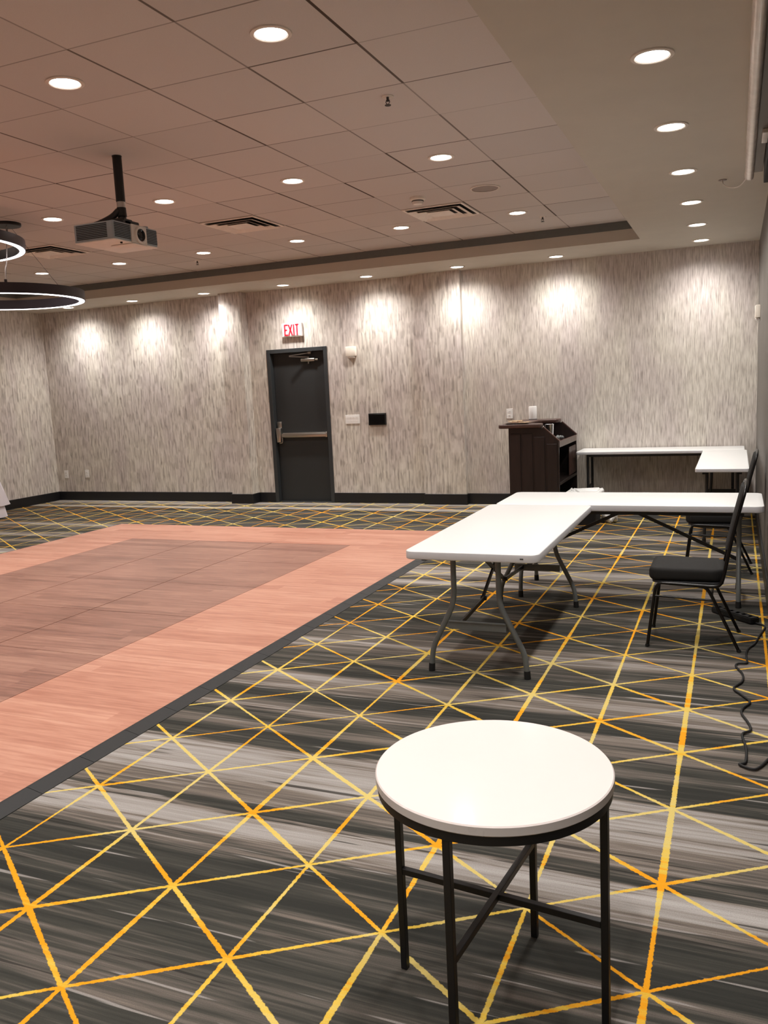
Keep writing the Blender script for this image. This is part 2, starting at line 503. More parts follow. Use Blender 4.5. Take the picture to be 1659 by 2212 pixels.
# ------------------------------------------------------------------ exit door
d = thing('door_1', 'charcoal metal exit door with a steel push bar', None, (0, 0, 0)); d['kind'] = 'structure'
b = NB()
FW = .055
def frame_piece(x0, x1, z0, z1): box(b, x0, x1, BACK - .012, BACK + .13, z0, z1, bev=.003, seg=1)
frame_piece(DX0, DX0 + FW, 0.001, DTOP)
frame_piece(DX1 - FW, DX1, 0.001, DTOP)
frame_piece(DX0 + FW, DX1 - FW, DTOP - FW, DTOP)
box(b, DX0 + FW, DX0 + FW + .016, BACK + .085, BACK + .13, .001, DTOP - FW)       # rabbet stop
box(b, DX0 + FW, DX1 - FW, BACK + .085, BACK + .13, DTOP - FW - .016, DTOP - FW)
obj('door_frame', b, M['doorframe'], d)
LX0, LX1, LY = DX0 + FW + .004, DX1 - FW - .004, BACK + .075
b = NB(); box(b, LX0, LX1, LY, LY + .045, .012, DTOP - FW - .004, bev=.002, seg=1)
leaf = obj('door_leaf', b, M['door'], d)
b = NB(); box(b, DX0 + .01, DX1 - .01, BACK + .002, BACK + .13, .0006, .011, bev=.002)
obj('threshold', b, M['doorframe'], d)
b = NB()       # backing so the gap is not open to the outside
box(b, DX0, DX1, BACK + .14, BACK + .16, 0, DTOP)
obj('backing_panel', b, M['door'], d)
# push bar
b = NB()
box(b, LX0 + .09, LX1 - .035, LY - .062, LY - .022, .945, .992, bev=.006)
box(b, LX0 + .09, LX1 - .03, LY - .024, LY - .0005, .935, 1.002, bev=.003)
box(b, LX1 - .05, LX1 - .018, LY - .06, LY - .0005, .932, 1.006, bev=.005)
pb = obj('push_bar', b, M['steel'], d, 40)
b = NB()
box(b, LX0 + .012, LX0 + .085, LY - .03, LY - .0005, 1.06, 1.165, bev=.004)
prism(b, [(LX0 + .008, 1.075), (LX0 + .09, 1.075), (LX0 + .078, .87), (LX0 + .02, .87)], 'y', LY - .075, LY - .0005, .006)
obj('latch_case', b, M['steel'], d, 40)
b = NB()
tube(b, smooth_path([(LX0 + .088, LY - .03, .94), (LX0 + .095, LY - .05, .86), (LX0 + .045, LY - .05, .855)], .02), .006, 8)
obj('latch_handle', b, M['steel'], d, 40)
# closer
b = NB(); box(b, -5.665, -5.445, LY - .055, LY - .0005, 1.995, 2.04, bev=.012, seg=3)
lathe(b, [(0, -5.440), (.014, -5.440), (.014, -5.40), (0, -5.40)], 12, (0, LY - .028, 2.017), 'x')
cl = obj('door_closer', b, M['steel'], d, 40)
b = NB()
bar(b, (-5.55, LY - .03, 2.055), (-5.80, LY - .13, 2.075), .022, .008)
bar(b, (-5.80, LY - .13, 2.085), (-5.52, LY - .04, 2.115), .020, .008)
lathe(b, [(0, 1.965), (.01, 1.965), (.013, 2.06), (0, 2.06)], 12, (-5.55, LY - .03, 0))
box(b, -5.545, -5.50, LY - .05, LY - .02, 2.10, 2.128)
obj('closer_arm', b, M['steel'], d, 40)
b = NB()
for z in (.3, 1.08, 1.86):
    lathe(b, [(0, z - .05), (.008, z - .05), (.008, z + .05), (0, z + .05)], 10, (LX1 + .003, LY - .006, 0))
obj('hinge', b, M['steel'], d, 40)

# ------------------------------------------------------------------ exit sign
t = thing('exit_sign', 'white wall-mounted sign with red EXIT letters above the charcoal door', 'sign', (-5.735, BACK, 2.44))
b = NB(); box(b, -.157, .157, -.052, -.0008, -.095, .095, bev=.008, seg=2)
obj('housing', b, M['exit_white'], t)
b = NB(); box(b, -.14, .14, -.0555, -.052, -.08, .08, bev=.002, seg=1)
obj('face_panel', b, M['exit_white'], t)
b = NB()
yf = (-.0595, -.0556)
def st(a, c, w=.020):
    (x0, z0), (x1, z1) = a, c
    if abs(x0 - x1) < 1e-6: box(b, x0 - w / 2, x0 + w / 2, *yf, min(z0, z1), max(z0, z1))
    elif abs(z0 - z1) < 1e-6: box(b, min(x0, x1), max(x0, x1), *yf, z0 - w / 2, z0 + w / 2)
    else:
        prism(b, [(x0 - w / 2, z0), (x0 + w / 2, z0), (x1 + w / 2, z1), (x1 - w / 2, z1)], 'y', *yf)
zt, zl = .074, -.074
ex = -.105
st((ex, zl), (ex, zt), .022); st((ex, zt - .006), (ex + .047, zt - .006)); st((ex, 0), (ex + .036, 0)); st((ex, zl + .006), (ex + .047, zl + .006))
obj('letter_e', b, M['exit_red'], t)
b = NB(); st((-.045, zl), (.010, zt), .023); st((.010, zl), (-.045, zt), .023); obj('letter_x', b, M['exit_red'], t)
b = NB(); st((.037, zl), (.037, zt), .022); obj('letter_i', b, M['exit_red'], t)
b = NB(); st((.088, zl), (.088, zt), .022); st((.060, zt - .006), (.116, zt - .006)); obj('letter_t', b, M['exit_red'], t)

# ------------------------------------------------------------------ wall devices
def strobe(loc, rz, label):
    t = thing('fire_alarm_strobe', label, 'alarm', loc, rz)
    b = NB(); box(b, -.075, .075, -.05, .0015, -.058, .072, bev=.008); obj('housing', b, M['beige_plastic'], t, 40)
    b = NB(); prism(b, [(-.0008, -.062), (-.052, -.062), (-.038, -.085), (-.0008, -.085)], 'x', -.05, .05, .004)
    obj('strobe_lens', b, M['white_plastic'], t, 40)
    return t
strobe((-4.855, BACK, 2.085), 0, 'square cream alarm box on the patterned wall right of the exit door')
strobe((RIGHT, 9.75, 2.17), -PI / 2, 'narrow white alarm box on the right-hand wall close to the far corner')

def outlet(loc, label, rz=0, group=None):
    t = thing('wall_outlet', label, 'outlet', loc, rz, group)
    b = NB(); box(b, -.04, .04, -.006, -.0006, -.062, .062, bev=.002); obj('cover_plate', b, M['white_plastic'], t)
    for z in (-.022, .022):
        b = NB(); box(b, -.017, .017, -.0085, -.0061, z - .014, z + .014, bev=.002); r = obj('receptacle', b, M['white_plastic'], t)
        b = NB(); box(b, -.009, -.006, -.0092, -.0086, z - .004, z + .008); box(b, .006, .009, -.0092, -.0086, z - .004, z + .008)
        obj('slots', b, M['slot'], r)
    return t
outlet((-10.10, BACK, .427), 'white outlet plate low on the back wall, nearest the left corner')
outlet((-9.668, BACK, .433), 'white outlet plate low on the back wall, second from the left corner')
outlet((-2.675, BACK, 1.175), 'white outlet plate on the wall just above the bar counter')

t = thing('light_switch', 'wide white multi-gang switch plate on the wall right of the exit door', 'switch', (-4.893, BACK, 1.168))
b = NB(); box(b, -.108, .108, -.007, -.0006, -.06, .06, bev=.002); obj('cover_plate', b, M['white_plastic'], t)
for i in range(4):
    x = -.069 + .046 * i
    b = NB(); prism(b, [(-.0071, -.033), (-.0071, .033), (-.011, .033), (-.0085, 0), (-.0085, -.033)], 'x', x - .016, x + .016)
    obj('rocker', b, M['white_plastic'], t)
t = thing('control_panel', 'black glossy control panel on the wall beside the white switch plate', 'panel', (-4.515, BACK, 1.16))
b = NB(); box(b, -.128, .128, -.03, .0015, -.08, .08, bev=.004); obj('bezel', b, M['black_rubber'], t)
b = NB(); box(b, -.115, .115, -.0325, -.0301, -.067, .067, bev=.001); obj('touch_screen', b, M['black_gloss'], t)

# ------------------------------------------------------------------ downlights
LIGHTS = []
def make_downlight():
    t = thing('recessed_downlight', '', 'ceiling light')
    b = NB()
    lathe(b, [(.074, -.0008), (.098, -.0008), (.096, -.006), (.080, -.008), (.074, -.004)], 36, cap=False)
    bmesh.ops.remove_doubles(b, verts=b.verts, dist=1e-6)
    obj('trim_ring', b, M['trimring'], t, 40)
    b = NB(); lathe(b, [(0, -.005), (.05, -.0046), (.076, -.003), (.076, -.0008), (0, -.0008)], 36, cap=False)
    obj('lens', b, M['lens'], t, 40)
    return t
proto = make_downlight()
first = True
def downlight(x, y, z, label, group, power, angle, blend):
    global first
    t = proto if first else copy_tree(proto)
    first = False
    t.location = (x, y, z); t['label'] = label; t['group'] = group
    L = bpy.data.lights.new('downlight_lamp', 'SPOT')
    L.energy = power; L.spot_size = math.radians(angle); L.spot_blend = blend; L.shadow_soft_size = .07
    L.color = (1, .955, .905)
    o = bpy.data.objects.new('downlight_lamp', L); COL.objects.link(o)
    o.location = (0, 0, -.02); o.parent = t
    return t
PC, PS = 54, 47          # watts of ceiling-field and soffit lamps
cols = [(-2.0, 'first'), (-3.225, 'second'), (-4.45, 'third'), (-5.67, 'fourth'), (-6.88, 'fifth'), (-8.10, 'sixth')]
rows = [(8.42, 'back row'), (6.09, 'middle row'), (3.65, 'near row'), (1.21, 'row above the photographer'), (-1.2, 'row behind the photographer')]
for ry, rn in rows:
    for cx, cn in cols:
        downlight(cx, ry, CEIL, 'round downlight in the tiled ceiling, %s, %s counted from the right' % (rn, cn), 'downlights in the tiled ceiling', PC, 115, .9)
SR = [10.12, 9.06, 7.88, 6.68, 5.47, 4.26, 3.05, 1.85, .64, -.57, -1.78]
ordn = ['farthest', 'second', 'third', 'fourth', 'fifth', 'sixth', 'seventh', 'eighth', 'ninth', 'tenth', 'eleventh']
for y, n in zip(SR, ordn):
    downlight(-.372, y, SOF, 'round downlight in the right-hand soffit, %s from the far corner' % n, 'downlights along the right soffit', PS, 152, .75)
SB = [-1.975, -3.193, -4.42, -5.645, -6.918, -8.165, -9.365]
where = ['right of the wall pilaster', 'just above the wall pilaster edge', 'between the exit door and the pilaster', 'above the exit sign',
         'beside the square column', 'left of the square column', 'nearest the left corner']
for x, n in zip(SB, where):
    downlight(x, 10.20, SOF, 'round downlight in the back soffit, %s' % n, 'downlights along the back wall soffit', PS, 152, .75)

# ------------------------------------------------------------------ ceiling diffusers, speaker, detector, sprinklers
def diffuser(x, y, label):
    t = thing('air_diffuser', label, 'vent', (x, y, CEIL), 0, 'square ceiling air diffusers')
    def sq(b, o_, i_, z0, z1):
        # sloping square ring between outer half-size o_ (height z0) and inner half-size i_ (height z1)
        A = [(-1, -1), (1, -1), (1, 1), (-1, 1)]
        vo = [b.verts.new((a * o_, c * o_, z0)) for a, c in A]; vi = [b.verts.new((a * i_, c * i_, z1)) for a, c in A]
        vo2 = [b.verts.new((a * o_, c * o_, z0 - .003)) for a, c in A]; vi2 = [b.verts.new((a * i_, c * i_, z1 - .003)) for a, c in A]
        for k in range(4):
            j = (k + 1) % 4
            b.faces.new((vo[k], vo[j], vi[j], vi[k])); b.faces.new((vo2[k], vo2[j], vi2[j], vi2[k]))
            b.faces.new((vo[k], vo[j], vo2[j], vo2[k])); b.faces.new((vi[k], vi[j], vi2[j], vi2[k]))
    b = NB(); box(b, -.285, .285, -.285, .285, -.003, -.0008); obj('backing', b, M['vent_dark'], t)
    b = NB()
    for s in ((-.297, .297, -.297, -.272), (-.297, .297, .272, .297), (-.297, -.272, -.272, .272), (.272, .297, -.272, .272)):
        box(b, *s, -.010, -.0008, bev=.002, seg=1)
    obj('outer_frame', b, M['vent'], t)
    for o_, i_ in ((.256, .200), (.178, .128)):
        b = NB(); sq(b, o_, i_, -.024, -.005); obj('vane', b, M['vent'], t)
    b = NB(); box(b, -.108, .108, -.108, .108, -.024, -.018, bev=.002); obj('centre_plate', b, M['vent'], t)
    return t
G = lambda i, x0=-2.308: x0 + .61 * i
diffuser(-2.613, 7.913, 'square air diffuser in the ceiling nearest the exit side, beside the smoke detector')
diffuser(-4.443, 7.303, 'square air diffuser in the ceiling straight behind the projector')
diffuser(-6.883, 7.303, 'square air diffuser in the ceiling beside the upper ring of the pendant')
t = thing('ceiling_speaker', 'round flush grey speaker grille in a ceiling tile', 'speaker', (-1.99, 7.22, CEIL))
b = NB(); lathe(b, [(0, -.006), (.112, -.006), (.112, -.0008), (0, -.0008)], 36, cap=False); obj('grille', b, M['speaker'], t, 40)
b = NB(); lathe(b, [(.113, -.0008), (.128, -.0008), (.126, -.007), (.113, -.008)], 36, cap=False); bmesh.ops.remove_doubles(b, verts=b.verts, dist=1e-6); obj('rim', b, M['trimring'], t, 40)
t = thing('smoke_detector', 'small white smoke detector hanging from the ceiling beside a diffuser', 'detector', (-2.60, 7.22, CEIL))
b = NB(); lathe(b, [(0, -.0008), (.068, -.0008), (.068, -.02), (.055, -.026), (0, -.026)], 24, cap=False); obj('base', b, M['beige_plastic'], t, 40)
b = NB(); lathe(b, [(.05, -.0262), (.05, -.04), (.04, -.058), (0, -.06)], 24, cap=False); obj('sensor_head', b, M['proj_light'], t, 40)
b = NB(); lathe(b, [(.0505, -.030), (.053, -.030), (.053, -.037), (.0505, -.037)], 24, cap=False); obj('vent_slot', b, M['slot'], t, 40)
def sprinkler(x, y, label):
    t = thing('fire_sprinkler', label, 'sprinkler', (x, y, CEIL), 0, 'fire sprinklers in the ceiling')
    b = NB(); lathe(b, [(0, -.0008), (.035, -.0008), (.033, -.004), (0, -.005)], 20, cap=False); obj('escutcheon', b, M['trimring'], t, 40)
    b = NB(); tube(b, [(0, 0, -.004), (0, 0, -.028)], .008, 8)
    for s in (-1, 1): tube(b, [(s * .008, 0, -.02), (s * .012, 0, -.032), (0, 0, -.048)], .0025, 6)
    lathe(b, [(0, -.047), (.018, -.047), (.018, -.050), (0, -.050)], 16, cap=False)
    obj('sprinkler_head', b, M['slot'], t, 40)
sprinkler(-1.852, 4.707, 'small sprinkler head in the tile near the downlight of the near row')
sprinkler(-1.829, 8.78, 'small sprinkler head in the ceiling behind the back row downlight at right')
sprinkler(-6.058, 8.85, 'small sprinkler head in the ceiling near the dark band, left of centre')

# ------------------------------------------------------------------ projector on its pole
PX, PYY = -3.893, 4.837
t = thing('ceiling_mount', 'black pole mount hanging from the ceiling and carrying the projector', 'mount', (PX, PYY, CEIL))
b = NB(); lathe(b, [(0, -.0008), (.033, -.0008), (.033, -.006), (.03, -.008), (0, -.008)], 24, cap=False); obj('ceiling_plate', b, M['black_metal'], t, 40)
b = NB(); lathe(b, [(0, -.008), (.031, -.008), (.031, -.30), (0, -.30)], 20, cap=False); obj('pole', b, M['black_metal'], t, 40)
b = NB(); lathe(b, [(0, -.30), (.029, -.30), (.029, -.338), (0, -.338)], 20, cap=False); obj('collar', b, M['foil'], t, 40)
b = NB(); lathe(b, [(0, -.338), (.031, -.338), (.033, -.395), (.028, -.40), (.030, -.445), (0, -.445)], 20, cap=False); obj('coupler', b, M['black_metal'], t, 40)
b = NB()
box(b, -.10, .075, -.10, .085, -.480, -.43, bev=.010)
prism(b, rrect(-.045, .075, -.10, .03, .03), 'z', -.470, -.425, .006)
for a, c in (((-.06, -.05), (-.12, -.12)), ((.04, .04), (.10, .04)), ((-.05, .05), (-.10, .05)), ((.04, -.05), (.13, -.12))):
    bar(b, (a[0], a[1], -.478), (c[0], c[1], -.4892), .030, .010)
obj('bracket', b, M['black_metal'], t)
b = NB(); tube(b, catmull([(-.01, -.02, -.36), (-.04, -.05, -.40), (-.07, -.11, -.44), (-.115, -.17, -.475), (-.14, -.20, -.489)]), [.022] * 33, 10)
obj('cable_sleeve', b, M['leg_dark'], t, 40)

t = thing('projector', 'grey and white projector hanging upside down from the black ceiling pole', 'projector', (-3.854, 4.715, 2.60))
hx, hy, H0, H1 = .162, .225, .006, .118
b = NB(); prism(b, rrect(-hx, hx, -hy, hy, .012, 4), 'z', H0, H1, .004); obj('body', b, M['proj_grey'], t, 40)
b = NB()
prism(b, rrect(-hx - .001, hx + .002, -hy - .001, hy + .001, .012, 4), 'z', -.002, .0058, .002)
prism(b, rrect(-.02, hx + .016, -.06, .11, .03, 5), 'z', -.010, -.002, .004)
obj('base_plate', b, M['proj_light'], t, 40)
b = NB()
for i in range(9):
    z = .018 + i * .0105
    box(b, -hx + .022, hx - .052, -hy - .0022, -hy - .0002, z, z + .0058)
obj('side_grille', b, M['proj_dark'], t)
for ya, yb in ((-hy + .01, -.062), (.108, hy - .008)):
    b = NB()
    for i in range(9):
        z = .018 + i * .0105
        box(b, hx + .0002, hx + .0022, ya, yb, z, z + .0058)
    obj('front_grille', b, M['proj_dark'], t)
b = NB(); box(b, hx + .0002, hx + .010, -.056, .098, -.001, .1185, bev=.003); obj('lens_panel', b, M['proj_light'], t)
b = NB(); lathe(b, [(.041, hx + .010), (.056, hx + .010), (.056, hx + .024), (.050, hx + .027), (.041, hx + .024)], 32, (0, .022, .055), 'x', cap=False)
bmesh.ops.remove_doubles(b, verts=b.verts, dist=1e-6)
obj('lens_ring', b, M['proj_light'], t, 40)
b = NB(); lathe(b, [(0, hx + .016), (.018, hx + .017), (.030, hx + .0135), (.0405, hx + .020), (.0405, hx + .0102), (0, hx + .0102)], 32, (0, .022, .055), 'x', cap=False)
obj('lens', b, M['glass_dark'], t, 40)
b = NB(); lathe(b, [(0, .1182), (.024, .1182), (.022, .137), (0, .14)], 20, (hx - .05, .16, 0), cap=False); obj('focus_dial', b, M['proj_grey'], t, 40)
b = NB(); box(b, -.03, .03, .12, .14, -.0028, -.0021); obj('label_plate', b, M['proj_grey'], t)
b = NB(); lathe(b, [(0, -.011), (.008, -.011), (.008, -.0021), (0, -.0021)], 12, (hx - .03, -.12, 0), cap=False); obj('foot', b, M['black_rubber'], t, 40)

# ------------------------------------------------------------------ ring pendant
t = thing('ring_pendant', 'dark two-tier ring chandelier with glowing undersides at the left', 'chandelier', (-6.13, 6.0, CEIL))
b = NB(); lathe(b, [(0, -.0008), (.125, -.0008), (.125, -.022), (.118, -.028), (0, -.028)], 36, cap=False); obj('canopy', b, M['black_metal'], t, 40)
def ring(cx, cy, z, R, w=.062, h=.085):
    b = NB()
    lathe(b, [(R - w, h), (R, h), (R, 0), (R - .008, 0), (R - .008, .004), (R - w + .008, .004), (R - w + .008, 0), (R - w, 0)], 96, (cx, cy, z), cap=False)
    bmesh.ops.remove_doubles(b, verts=b.verts, dist=1e-6)
    # close inner side
    n = 96
    vs = [[b.verts.new((cx + r * math.cos(2 * PI * k / n), cy + r * math.sin(2 * PI * k / n), z + zz)) for k in range(n)] for r, zz in ((R - w, 0), (R - w, h))]
    for k in range(n): b.faces.new((vs[0][k], vs[0][(k + 1) % n], vs[1][(k + 1) % n], vs[1][k]))
    rg = obj('ring', b, M['ring_black'], t, 40)
    b = NB()
    lathe(b, [(R - w + .0085, .0035), (R - w + .0085, -.003), (R - .0085, -.003), (R - .0085, .0035)], 96, (cx, cy, z), cap=False)
    obj('light_strip', b, M['strip'], rg, 40)
    return rg
R2, R1 = .685, .87
Z2, Z1 = 2.50 - CEIL, 2.95 - CEIL
C2 = (.05, -.16); C1 = (-.43, -.60)
ring(C2[0], C2[1], Z2, R2); ring(C1[0], C1[1], Z1, R1)
b = NB()
for a in (318, 78, 198):
    x, y = C2[0] + (R2 - .03) * math.cos(math.radians(a)), C2[1] + (R2 - .03) * math.sin(math.radians(a))
    tube(b, [(.05 * math.cos(math.radians(a)), .05 * math.sin(math.radians(a)), -.04), (x, y, Z2 + .085)], .0016, 6)
    lathe(b, [(0, Z2 + .085), (.012, Z2 + .085), (.012, Z2 + .11), (0, Z2 + .11)], 10, (x, y, 0), cap=False)
    x, y = C1[0] + (R1 - .03) * math.cos(math.radians(a)), C1[1] + (R1 - .03) * math.sin(math.radians(a))
    tube(b, [(x * .3, y * .3, -.003), (x, y, Z1 + .085)], .0016, 6)
tube(b, [(0.0, 0, -.04), (0.0, 0, -.12)], .005, 6)
obj('suspension_wire', b, M['ring_black'], t)
b = NB(); x, y = C2[0] + (R2 - .03) * math.cos(math.radians(318)), C2[1] + (R2 - .03) * math.sin(math.radians(318))
tube(b, catmull([(.03, -.03, -.028), (x * .35, y * .35, -.26), (x * .62, y * .62, -.42), (x * .9, y * .9, Z2 + .20), (x, y, Z2 + .10)]), .004, 6)
obj('power_cable', b, M['cable_white'], t)

# ------------------------------------------------------------------ motorised screen on the right wall
t = thing('projection_screen', 'white projection screen housing mounted high on the right-hand wall', 'screen', (0, 0, 0))
SY0, SY1 = -.6, 6.72
b = NB()
pr = [(.072, 2.998), (.052, 2.99), (.040, 2.965), (.037, 2.94), (.040, 2.915), (.054, 2.90), (.075, 2.897), (.088, 2.903), (.094, 2.92), (.094, 2.998)]
prism(b, pr, 'y', SY0, SY1 - .02)
obj('tube_housing', b, M['screen_case'], t, 60)
b = NB(); box(b, .0945, .150, SY0, SY1 - .1, 2.925, 2.998, bev=.004); obj('back_channel', b, M['screen_mid'], t)
b = NB(); prism(b, [(u - (.002 if u < .06 else -.002), v - (.002 if v < 2.93 else -.001)) for u, v in pr], 'y', SY1 - .02, SY1, .003); obj('end_cap', b, M['screen_case'], t, 40)
b = NB(); box(b, .1505, .215, SY0 + .1, SY1 - .35, 2.80, 2.996, bev=.004); obj('black_masking', b, M['screen_dark'], t)
for y in (5.6, 3.4, 1.0):
    b = NB(); box(b, .1505, .2219, y - .04, y + .04, 2.94, 2.9975); box(b, .120, .160, y - .12, y + .12, 2.90, 2.926, bev=.004); obj('wall_bracket', b, M['screen_case'], t)
t = thing('screen_cable', 'thin pale cable looping from the soffit to the screen housing', 'cable', (0, 0, 0))
b = NB(); tube(b, catmull([(-.115, 7.15, SOF - .001), (-.105, 7.12, 2.97), (-.06, 7.0, 2.92), (.0, 6.9, 2.90), (.045, 6.80, 2.925), (.06, 6.722, 2.95)]), .004, 6); obj('cord', b, M['cable_white'], t, 40)
b = NB(); lathe(b, [(0, SOF - .004), (.03, SOF - .004), (.03, SOF - .0006), (0, SOF - .0006)], 20, (-.115, 7.15, 0), cap=False); obj('cable_grommet', b, M['speaker'], t, 40)

# ------------------------------------------------------------------ dance floor
t = thing('dance_floor', 'portable reddish wood dance floor with a darker centre and black edging', 'dance floor', (0, 0, 0))
FX0, FX1, FY1 = -7.222, -2.672, 8.43
NX, NY = 5, 9
PW = (FX1 - FX0) / NX; PH = .9055
FY0 = FY1 - PH * NY
b = NB(); box(b, FX0 + .004, FX1 - .004, FY0 + .004, FY1 - .004, .0006, .010); obj('underlay', b, M['seam'], t)
for i in range(NX):
    for j in range(NY):
        ctr = 1 <= i <= 3 and 1 <= j
        g = .0038 if ctr else .0004
        x0, y1 = FX0 + i * PW, FY1 - j * PH
        b = NB(); box(b, x0 + g, x0 + PW - g, y1 - PH + (.0016 if ctr and j % 3 == 0 else .0005), y1 - g, .0102, .0180 if not ctr else .0182)
        obj('floor_panel', b, M['wood_dark'] if ctr else M['wood_light'], t)
n = int((FY1 - FY0) / .9055 * 3)
L = (FY1 - FY0) / n
for j in range(n):
    y0 = FY0 + j * L
    b = NB(); prism(b, [(FX1 + .0005, .0006), (FX1 + .0005, .0185), (FX1 + .014, .0185), (FX1 + .088, .003), (FX1 + .088, .0006)], 'y', y0 + .0012, y0 + L - .0012)
    obj('edge_ramp', b, M['edge_black'], t)
for (x0, x1, y0, y1) in ((FX0 - .03, FX1 + .03, FY1 + .0005, FY1 + .022), (FX0 - .024, FX0 - .0005, FY0, FY1)):
    b = NB(); box(b, x0, x1, y0, y1, .0006, .016, bev=.003, seg=1); obj('edge_strip', b, M['edge_black'], t)

# ------------------------------------------------------------------ folding tables
def folding_table(name, label, x0, x1, y0, y1, zt, along, legs, spread_top, spread_foot, thick=.045, rad=.05, group=None, inset=None, leg_c=None, dark=False):
    """legs: positions of the two leg frames on the long axis"""
    cx, cy = (x0 + x1) / 2, (y0 + y1) / 2
    t = thing(name, label, 'table', (cx, cy, 0), 0 if along == 'x' else PI / 2, group)
    Lh = ((x1 - x0) if along == 'x' else (y1 - y0)) / 2
    Wh = ((y1 - y0) if along == 'x' else (x1 - x0)) / 2
    b = NB(); prism(b, rrect(-Lh, Lh, -Wh, Wh, rad, 8), 'z', zt - thick, zt, .006, seg=3)
    for f in b.faces:
        f.normal_update()
        f.material_index = 0 if f.normal.z > .5 else 1
    top = obj('tabletop', b, None, t, 40, mats=[M['hdpe'], M['hdpe_edge']])
    b = NB()
    for s in (-1, 1): box(b, -Lh + .12, Lh - .12, s * (Wh - .07) - .012, s * (Wh - .07) + .012, zt - thick - .03, zt - thick - .0005)
    obj('side_rail', b, M['leg_dark'], t)
    lm = M['leg_dark'] if dark else M['leg_grey']
    zc = .275
    for p, sg in zip(legs, (-1, 1)):
        for s in (-1, 1):
            b = NB()
            path = smooth_path([(p, s * spread_top, zt - thick - .002), (p, s * spread_top, .40), (p, s * (spread_top + (spread_foot - spread_top) * .93), .135), (p, s * spread_foot, .03)], .07, 6)
            tube(b, path, .0155, 12)
            lg = obj('leg', b, lm, t, 50)
            b = NB(); tube(b, [(p, s * spread_foot, .045), (p, s * (spread_foot + .002), .0015)], [.0175, .0185], 12); obj('foot_cap', b, M['black_rubber'], lg, 50)
        b = NB(); so = spread_top + .035
        box(b, p - .004, p + .004, -so, so, zc - .026, zc + .022, bev=.001)
        box(b, p - .012, p + .004, -so, so, zc + .016, zc + .021)
        obj('crossbar', b, lm, t)
        if leg_c is not None:
            b = NB(); q = p - sg * leg_c[0]; r = p - sg * leg_c[1]
            bar(b, (p, leg_c[4], zc), (q, leg_c[4], leg_c[2]), .024, .012, up=Vector((0, 1, 0)))
            bar(b, (q, leg_c[4] + .009, leg_c[2]), (r, leg_c[4] + .009, zt - thick - .002), .024, .012, up=Vector((0, 1, 0)))
            lathe(b, [(0, -.014), (.014, -.014), (.014, .018), (0, .018)], 12, (q, leg_c[4], leg_c[2]), 'y', cap=False)
            obj('folding_brace', b, M['leg_dark'], t)
    return t
t1 = folding_table('folding_table', 'near white folding table beside the dance floor edge, running away from view', -1.640, -.912, 4.105, 5.852, .70, 'y', (-.755, .735), .125, .268,
                   leg_c=(.49, 1.18, .30, 0, .10), group=None)
b = NB(); box(b, -.875, -.873, -.29, -.272, .674, .680); obj('logo_plate', b, M['slot'], t1)
t2 = folding_table('folding_table', 'white folding table set crosswise behind the near table, reaching the right wall', -1.607, .180, 5.858, 6.535, .70, 'x', (-.735, .745), .125, .268,
                   leg_c=(.40, .80, .465, 0, 0), group=None)
t3 = folding_table('folding_table', 'narrow white table pushed lengthwise against the back wall right of the bar', -1.745, .098, 10.03, 10.570, .715, 'x', (-.80, .80), .16, .17,
                   thick=.035, rad=.02, group=None, dark=True)
t4 = folding_table('folding_table', 'narrow white table standing out from the back wall table near the right corner', -.335, .118, 8.06, 10.026, .715, 'y', (-.82, .84), .13, .15,
                   thick=.035, rad=.02, group=None, dark=True)

# ------------------------------------------------------------------ round side table
t = thing('side_table', 'round white-topped side table on thin black square legs in the foreground', 'table', (-.541, 1.885, 0))
R, ZT = .290, .636
b = NB(); lathe(b, [(0, ZT), (R - .003, ZT), (R, ZT - .003), (R, ZT - .022), (R - .003, ZT - .025), (0, ZT - .025)], 96, cap=False)
for f in b.faces:
    f.normal_update(); f.material_index = 0 if abs(f.normal.z) > .5 and f.calc_center_median().z > ZT - .01 else 1
obj('tabletop', b, None, t, 30, mats=[M['marble'], M['marble_edge']])
b = NB(); lathe(b, [(R - .022, ZT - .0255), (R - .004, ZT - .0255), (R - .004, ZT - .047), (R - .022, ZT - .047)], 96, cap=False)
n = 96
ri = R - .022
vs = [[b.verts.new((ri * math.cos(2 * PI * k / n), ri * math.sin(2 * PI * k / n), zz)) for k in range(n)] for zz in (ZT - .0255, ZT - .047)]
for k in range(n): b.faces.new((vs[0][k], vs[0][(k + 1) % n], vs[1][(k + 1) % n], vs[1][k]))
obj('rim_band', b, M['black_metal'], t, 30)
angs = []
for fx, fy in ((-.573, 1.601), (-.257, 1.853), (-.509, 2.168), (-.824, 1.916)):
    angs.append(math.atan2(fy - 1.885, fx + .541))
rl = R - .014
for a in angs:
    b = NB()
    Mx = Matrix.Rotation(a, 4, 'Z') @ Matrix.Translation((rl - .002, 0, 0))
    box(b, -.009, .009, -.009, .009, .0012, ZT - .026, bev=.0012, seg=1, M=Mx)
    obj('leg', b, M['black_metal'], t)
for k, a in enumerate(angs[:2]):
    b = NB(); Mx = Matrix.Rotation(a, 4, 'Z')
    z = .290
    box(b, -rl + .0075, rl - .0115, -.008, .008, z - .009, z + .009 - .0006 * k, bev=.001, seg=1, M=Mx)
    obj('cross_brace', b, M['black_metal'], t)

